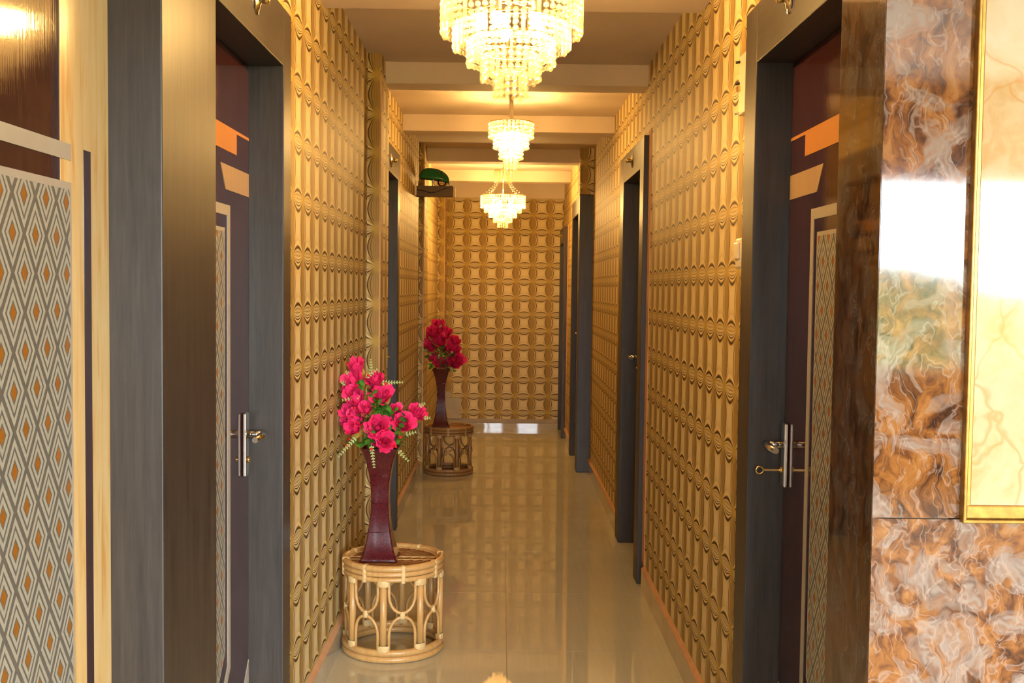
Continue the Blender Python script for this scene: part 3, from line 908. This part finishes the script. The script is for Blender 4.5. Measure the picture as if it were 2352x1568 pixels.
# ================================================================== VASES
def vase(label, cx, cy, z, h, W, waist, rot=0.0):
    root = tag(empty('tall_vase', (cx, cy, z)), label, 'vase', 'square hourglass vases')
    root.rotation_euler = (0, 0, rot)
    def w(t):
        s = abs(t - 0.55) / (0.45 if t > 0.55 else 0.55)
        return waist + (W - waist) * (1 - math.sqrt(max(0.0, 1 - (s * 0.985) ** 2))) / (1 - math.sqrt(1 - 0.985 ** 2)) * 0.55 + (W - waist) * 0.45 * s ** 1.9
    def ring(mb, t, inset=0.0):
        a = w(t) - inset; c = a * 0.10
        pts = [(-a + c, -a), (a - c, -a), (a, -a + c), (a, a - c), (a - c, a), (-a + c, a), (-a, a - c), (-a, -a + c)]
        b = len(mb.v)
        for x, y_ in pts: mb.v.append((x, y_, t * h))
        return b
    for k in range(4):
        mb = MB(); t0, t1 = k / 4, (k + 1) / 4
        prev = ring(mb, t0 + 0.0003, 0.0012)
        first = prev
        for t in [t0 + 0.0035] + [t0 + (t1 - t0) * i / 7 for i in range(1, 7)] + [t1 - 0.0035]:
            b = ring(mb, t)
            for i in range(8):
                mb.face([prev + i, prev + (i + 1) % 8, b + (i + 1) % 8, b + i], None, True)
            prev = b
        b = ring(mb, t1 - 0.0003, 0.0012)
        for i in range(8): mb.face([prev + i, prev + (i + 1) % 8, b + (i + 1) % 8, b + i], None, True)
        if k == 0: mb.face([first + i for i in reversed(range(8))])
        if k == 3:
            c = ring(mb, 0.999, 0.007)
            for i in range(8): mb.face([b + i, b + (i + 1) % 8, c + (i + 1) % 8, c + i])
            d = len(mb.v)
            for i in range(8): mb.v.append((mb.v[c + i][0] * 0.75, mb.v[c + i][1] * 0.75, h * 0.86))
            for i in range(8): mb.face([c + i, c + (i + 1) % 8, d + (i + 1) % 8, d + i])
            mb.face([d + i for i in range(8)])
        me = mb.mesh('section'); me.materials.append(M['vase'])
        o = link('section', me, None, root)
        md = o.modifiers.new('split', 'EDGE_SPLIT'); md.split_angle = radians(35)
    return root

vase('maroon hourglass vase on the honey coloured rattan stand', -0.4625, 4.185, 0.353, 0.433, 0.0735, 0.0335)
vase('dark maroon hourglass vase on the brown rattan stand', -0.456, 8.225, 0.3480, 0.440, 0.0695, 0.030)

# ================================================================== FLOWERS
def rose_mesh(seed, petal_rows):
    rnd = random.Random(seed)
    mb = MB()
    for row, (n, tilt, rad, hgt, wid) in enumerate(petal_rows):
        for k in range(n):
            a = 2 * pi * (k + 0.5 * (row % 2)) / n + rnd.uniform(-0.18, 0.18)
            tl = tilt + rnd.uniform(-0.12, 0.12); hh = hgt * rnd.uniform(0.9, 1.1); ph = rnd.uniform(0, 6)
            def fn(u, v, a=a, tl=tl, rad=rad, hh=hh, wid=wid, ph=ph):
                s = (v - 0.5) * 2
                wd = wid * (0.35 + 0.75 * math.sin(pi * min(1, 0.12 + 0.80 * u)))
                ang = a + s * wd
                z = -0.75 + hh * u - 0.16 * s * s * u
                r_ = rad * (0.25 + 0.75 * math.sqrt(u)) + tl * u * u + 0.10 * max(0, u - 0.75) * 4 * (tl + 0.1)
                r_ += 0.05 * math.sin(5 * s + ph) * u
                return (r_ * cos(ang), r_ * sin(ang), z)
            mb.grid(fn, 5, 5)
    me = mb.mesh('bloom')
    return me

ROWS = [(3, -0.02, 0.17, 1.42, 1.2), (3, 0.02, 0.29, 1.46, 1.05), (4, 0.06, 0.41, 1.44, 0.95), (5, 0.14, 0.52, 1.34, 0.85), (5, 0.30, 0.60, 1.14, 0.80)]
BUD = [(3, 0.00, 0.22, 1.5, 1.1), (4, 0.05, 0.42, 1.6, 0.95), (4, 0.15, 0.5, 1.35, 0.9)]
def rose_set(mat):
    out = []
    for i in range(3):
        me = rose_mesh(20 + i, ROWS if i < 2 else BUD); me.materials.append(mat); out.append(me)
    return out
ROSES1, ROSES2 = rose_set(M['petal']), rose_set(M['petal2'])

sm = MB()
for k in range(5):
    a = 2 * pi * k / 5
    def sf(u, v, a=a):
        s = (v - 0.5) * 2
        wd = 0.36 * sin(pi * (0.15 + 0.8 * u))
        r_ = 0.12 + 0.62 * u
        return (r_ * cos(a) - s * wd * sin(a), r_ * sin(a) + s * wd * cos(a), -0.85 + 0.42 * u * u)
    sm.grid(sf, 3, 2)
SEPAL = sm.mesh('sepals'); SEPAL.materials.append(M['sepal'])

lm = MB()
def lf(u, v):
    s = (v - 0.5) * 2
    wd = 0.36 * sin(pi * (0.06 + 0.90 * u)) ** 0.8
    return (s * wd, u, 0.16 * sin(pi * u) - 0.10 * s * s * sin(pi * u) + 0.10 * abs(s) * 0.5)
lm.grid(lf, 6, 4)
LEAF = lm.mesh('leaf'); LEAF.materials.append(M['foliage'])
bm_ = MB().lathe([(0.0005, 1), (0.5, 0.87), (0.87, 0.5), (1, 0), (0.87, -0.5), (0.5, -0.87), (0.0005, -1)], (0, 0, 0), 10)
BERRY = bm_.mesh('berry'); BERRY.materials.append(M['berry'])

def sprig(root, p0, p1, n=0, droop=0.0, size=0.0085):
    p0, p1 = Vector(p0), Vector(p1)
    d = p1 - p0; L = d.length; d.normalize()
    n = n or max(3, int(L / 0.0105))
    side = d.cross(Vector((0, 1, 0))); side.normalize()
    mb = MB()
    mb.tube([p0, p0 + (p1 - p0) * 0.5 + Vector((0, 0, droop)), p1], 0.0012, 5)
    for i in range(n):
        f = (i + 0.6) / n
        c = p0 + (p1 - p0) * f + Vector((0, 0, droop * 4 * f * (1 - f) * 0.5))
        s = size * (1.15 - 0.6 * f)
        for sg in (-1, 1):
            tip = c + side * sg * s * 1.1 + d * s * 0.9 + Vector((0, -0.3 * s, 0.15 * s))
            midp = (c + tip) / 2
            wv = (tip - c).cross(Vector((0, 1, 0))); wv.normalize(); wv *= s * 0.42
            b = len(mb.v)
            mb.v += [tuple(c), tuple(midp + wv), tuple(tip), tuple(midp - wv), tuple(midp + Vector((0, -s * 0.25, 0)))]
            mb.face([b, b + 1, b + 4]); mb.face([b + 1, b + 2, b + 4]); mb.face([b + 2, b + 3, b + 4]); mb.face([b + 3, b, b + 4])
    return mb.build('sprig', M['sprig'], root)

def bouquet(label, base, blooms, berries, sprigs, leaves, roses, seed, group_scale=1.0):
    rnd = random.Random(seed)
    root = tag(empty('rose_bouquet', base), label, 'flowers', 'artificial rose bouquets')
    B = Vector(base); ctr = B + Vector((0, 0, 0.06))
    for i, (x, y_, z, r) in enumerate(blooms):
        p = Vector((max(x, -0.618 + r * 1.35), y_, z))
        n = (p - ctr) * 0.75 + Vector((rnd.uniform(-0.05, 0.05), -0.15, 0.07)); n.normalize()
        q = n.to_track_quat('Z', 'Y') @ Matrix.Rotation(rnd.uniform(0, 6.28), 3, 'Z').to_quaternion()
        me = roses[rnd.choice((0, 1, 2))]
        s = r * 1.45
        o = link('bloom', me, None, root, tuple(p - B - n * s * 0.1), q.to_euler(), (s, s, s))
        link('sepals', SEPAL, None, o, (0, 0, 0), (0, 0, rnd.uniform(0, 6)))
        st = MB().tube([B + Vector((rnd.uniform(-0.02, 0.02), rnd.uniform(-0.02, 0.02), -0.05)), B + (p - B) * 0.45 + Vector((0, 0, 0.02)), p - n * s * 0.8], 0.0018, 5)
        st.build('stem', M['foliage'], root)
    for (x, y_, z) in berries:
        link('berry', BERRY, None, root, tuple(Vector((x, y_, z)) - B), (0, 0, 0), (0.0058,) * 3)
    for sp in sprigs:
        sprig(root, sp[:3], (max(sp[3], -0.608), sp[4], sp[5]))
    for (x, y_, z) in leaves:
        for j in range(5):
            p = Vector((max(-0.575, x + rnd.uniform(-0.026, 0.026)), y_ + rnd.uniform(-0.045, 0.01), z + rnd.uniform(-0.024, 0.024)))
            out = (p - ctr); out.y -= 0.05; out.normalize()
            out = (out + Vector((rnd.uniform(-1, 1), rnd.uniform(-0.6, 0.2), rnd.uniform(-0.7, 0.7)))).normalized()
            q = out.to_track_quat('Y', 'Z') @ Matrix.Rotation(rnd.uniform(-1, 1), 3, 'Y').to_quaternion()
            s = rnd.uniform(0.026, 0.040)
            link('leaf', LEAF, None, root, tuple(p - B - out * s * 0.5), q.to_euler(), (s, s, s))
    return root

R1 = [(-0.558,4.180,1.089,0.034),(-0.563,4.140,1.036,0.038),(-0.551,4.120,0.979,0.041),(-0.488,4.200,1.041,0.031),(-0.456,4.130,0.988,0.035),(-0.580,4.140,0.929,0.027),(-0.509,4.100,0.940,0.026),(-0.547,4.110,0.903,0.031),(-0.555,4.090,0.867,0.032),(-0.464,4.080,0.875,0.038),(-0.433,4.070,0.822,0.032),(-0.371,4.120,0.886,0.034),(-0.407,4.180,0.929,0.022),(-0.323,4.170,0.919,0.030),(-0.600,4.200,1.000,0.018),(-0.471,4.120,0.811,0.018),(-0.597,4.160,0.888,0.018),(-0.429,4.140,0.886,0.018),(-0.493,4.220,1.003,0.021)]
B1 = [(-0.502,4.100,1.066),(-0.545,4.050,0.948),(-0.580,4.080,0.802),(-0.481,4.030,0.799),(-0.390,4.030,0.809),(-0.377,4.060,0.838),(-0.438,4.120,1.035),(-0.571,4.100,0.825)]
S1 = [(-0.458,4.120,1.036,-0.373,4.120,1.040),(-0.541,4.070,0.838,-0.612,4.070,0.761),(-0.481,4.030,0.815,-0.469,4.030,0.728),(-0.385,4.050,0.793,-0.344,4.050,0.750),(-0.366,4.100,0.842,-0.320,4.100,0.854),(-0.318,4.150,0.943,-0.292,4.150,0.958),(-0.298,4.120,0.905,-0.269,4.120,0.905),(-0.498,4.160,1.059,-0.500,4.160,1.124),(-0.514,4.100,1.055,-0.467,4.100,1.090),(-0.531,4.100,0.987,-0.600,4.100,0.971),(-0.573,4.150,1.059,-0.594,4.150,1.076),(-0.588,4.130,1.025,-0.612,4.130,1.039)]
L1 = [(-0.461,4.104,0.934),(-0.434,4.123,0.930),(-0.480,4.112,0.969),(-0.458,4.126,0.914),(-0.514,4.128,0.890),(-0.500,4.094,0.859),(-0.500,4.091,0.830),(-0.535,4.140,0.805),(-0.519,4.106,0.804),(-0.393,4.104,0.858),(-0.388,4.150,0.799),(-0.421,4.118,0.862),(-0.371,4.140,0.916),(-0.486,4.119,0.915),(-0.499,4.128,0.984),(-0.517,4.099,1.034),(-0.470,4.128,0.949),(-0.442,4.142,0.948),(-0.404,4.121,0.832),(-0.482,4.134,0.895)]
R2 = [(-0.480,8.214,1.114,0.044),(-0.511,8.147,1.064,0.048),(-0.437,8.223,1.053,0.048),(-0.540,8.205,1.009,0.037),(-0.540,8.173,0.958,0.042),(-0.462,8.143,1.004,0.044),(-0.358,8.235,0.996,0.039),(-0.416,8.192,0.945,0.044),(-0.356,8.219,0.931,0.037),(-0.515,8.237,0.875,0.039),(-0.478,8.219,0.829,0.044),(-0.374,8.241,0.863,0.048),(-0.328,8.183,0.859,0.042),(-0.435,8.228,0.828,0.037),(-0.358,8.189,0.828,0.035)]
L2 = [(-0.506,8.225,0.916),(-0.470,8.220,0.881),(-0.432,8.158,0.894),(-0.550,8.161,0.901),(-0.536,8.167,0.831),(-0.391,8.227,0.811),(-0.371,8.185,0.779),(-0.425,8.200,0.909),(-0.468,8.174,0.937),(-0.452,8.191,0.962),(-0.495,8.181,0.971),(-0.519,8.178,0.805),(-0.555,8.197,0.934),(-0.372,8.197,0.893)]
S2 = [(-0.550,8.140,0.929,-0.600,8.140,0.933),(-0.466,8.140,0.904,-0.474,8.140,0.869),(-0.526,8.140,0.886,-0.553,8.140,0.912),(-0.386,8.140,0.800,-0.347,8.140,0.783),(-0.383,8.140,0.909,-0.370,8.140,0.922),(-0.476,8.140,1.095,-0.450,8.140,1.122)]
bouquet('cerise artificial roses with berries in the nearer vase', (-0.4625, 4.185, 0.77), R1, B1, S1, L1, ROSES1, 5)
bouquet('crimson artificial roses in the farther vase', (-0.456, 8.225, 0.77), R2, [], S2, L2, ROSES2, 9)

# ================================================================== SMALL WALL FITTINGS
sh = tag(empty('wall_shelf', (-0.627, 7.80, 2.043)), 'small brown wooden bracket shelf high on the left wall', 'shelf')
MB().box(-0.625, -0.358, 7.75, 7.768, 2.043, 2.113).build('front_board', M['shelfwood'], sh)
MB().box(-0.358, -0.346, 7.75, 7.87, 2.036, 2.106).build('end_board', M['shelfend'], sh)
MB().box(-0.625, -0.358, 7.768, 7.87, 2.043, 2.056).build('base_board', M['shelfwood'], sh)
MB().box(-0.625, -0.358, 7.768, 7.87, 2.098, 2.110).build('top_board', M['shelfwood'], sh)

lamp = tag(empty('hooded_lamp', (-0.49, 7.81, 2.110)), 'lamp with green dome hood and clear glass bulb on the brown shelf', 'lamp')
hood = MB()
hc = (-0.495, 7.815, 2.160)
def hoodfn(u, v):
    a = pi * u                      # left to right
    e = radians(-8) + radians(98) * v
    rx, ry, rz = 0.108, 0.060, 0.082
    x = -rx * cos(a)
    w = sin(a)
    tilt = -0.10 * x - 1.5 * max(0.0, x - 0.02) ** 2
    th = pi * v
    yy = -ry * cos(th) * w ** 0.5
    zz = rz * sin(th) * w ** 0.62 * (1.0 - 0.8 * x)
    return (hc[0] + x, hc[1] + yy, hc[2] + zz + tilt)
hood.grid(hoodfn, 20, 14)
ho = hood.build('hood', M['green'], lamp)
sd = ho.modifiers.new('thick', 'SOLIDIFY'); sd.thickness = 0.003
for i, xs_ in enumerate((0.030, 0.044, 0.057)):
    pts = []
    for v in (0.20, 0.27, 0.34):
        u = math.acos(max(-1, min(1, -xs_ / 0.108))) / pi
        p = hoodfn(u, v); pts.append((p[0], p[1] - 0.001, p[2] + 0.001))
    MB().tube(pts, 0.0018, 5).build('vent_slot', M['slot'], ho)
gb = MB().lathe([(0.0005, -0.038), (0.018, -0.034), (0.030, -0.020), (0.034, 0.0), (0.030, 0.018), (0.018, 0.032), (0.012, 0.045)], (-0.440, 7.80, 2.150), 20)
gb.build('glass_bulb', M['glass'], lamp)
MB().lathe([(0.008, 0.0), (0.008, 0.045), (0.010, 0.05)], (-0.502, 7.80, 2.110), 12).build('bulb_neck', M['chrome'], lamp)
MB().tube([(-0.608, 7.79, 2.108), (-0.607, 7.79, 2.135), (-0.603, 7.795, 2.162), (-0.598, 7.805, 2.176)], 0.0028, 6).build('support_wire', M['black'], lamp)
MB().lathe([(0.0005, 0.006), (0.005, 0.003), (0.005, -0.003), (0.0005, -0.006)], (-0.370, 7.752, 2.113), 10).build('hinge_pin', M['chrome'], lamp)
cb = MB().tube([(-0.627, 7.745, 2.088), (-0.60, 7.744, 2.083), (-0.56, 7.744, 2.078), (-0.53, 7.744, 2.068), (-0.505, 7.744, 2.065), (-0.48, 7.744, 2.069), (-0.44, 7.744, 2.087), (-0.40, 7.744, 2.102), (-0.378, 7.744, 2.111), (-0.392, 7.745, 2.126), (-0.410, 7.746, 2.128), (-0.425, 7.75, 2.118)], 0.0028, 7)
tag(cb.build('power_cable', M['black']), 'thin black cable looping across the front of the brown shelf', 'cable')
wp = MB().box(-0.6275, -0.616, 7.74, 7.79, 2.045, 2.147).build('junction_plate', M['white'])
tag(wp, 'narrow white junction plate on the wall beside the brown shelf', 'wall plate')

cs = tag(empty('cable_casing', (XR, 3.08, 1.90)), 'upright cream casing strip with small metal catches beside the right near door frame', 'casing')
MB().box(XR - 0.016, XR, 3.045, 3.125, 1.895, 2.06).build('strip', M['white'], cs, 0.002)
for z, mm in ((2.045, 'black'), (1.985, 'black'), (1.902, 'chrome')):
    MB().tube([(XR - 0.014, 3.112, z), (XR - 0.028, 3.115, z - 0.002)], 0.004, 8).build('catch', M[mm], cs)
MB().box(XR - 0.024, XR - 0.014, 3.10, 3.124, 1.962, 1.977).build('catch', M['brass'], cs, 0.002)
sw = tag(empty('switch_box', (XR, 3.07, 1.46)), 'cream switch box half hidden behind the right near door frame', 'switch')
MB().box(XR - 0.020, XR, 3.03, 3.105, 1.463, 1.548).build('box', M['white'], sw, 0.006)
MB().box(XR - 0.026, XR - 0.018, 3.045, 3.102, 1.488, 1.536).build('rocker', M['white'], sw, 0.004)
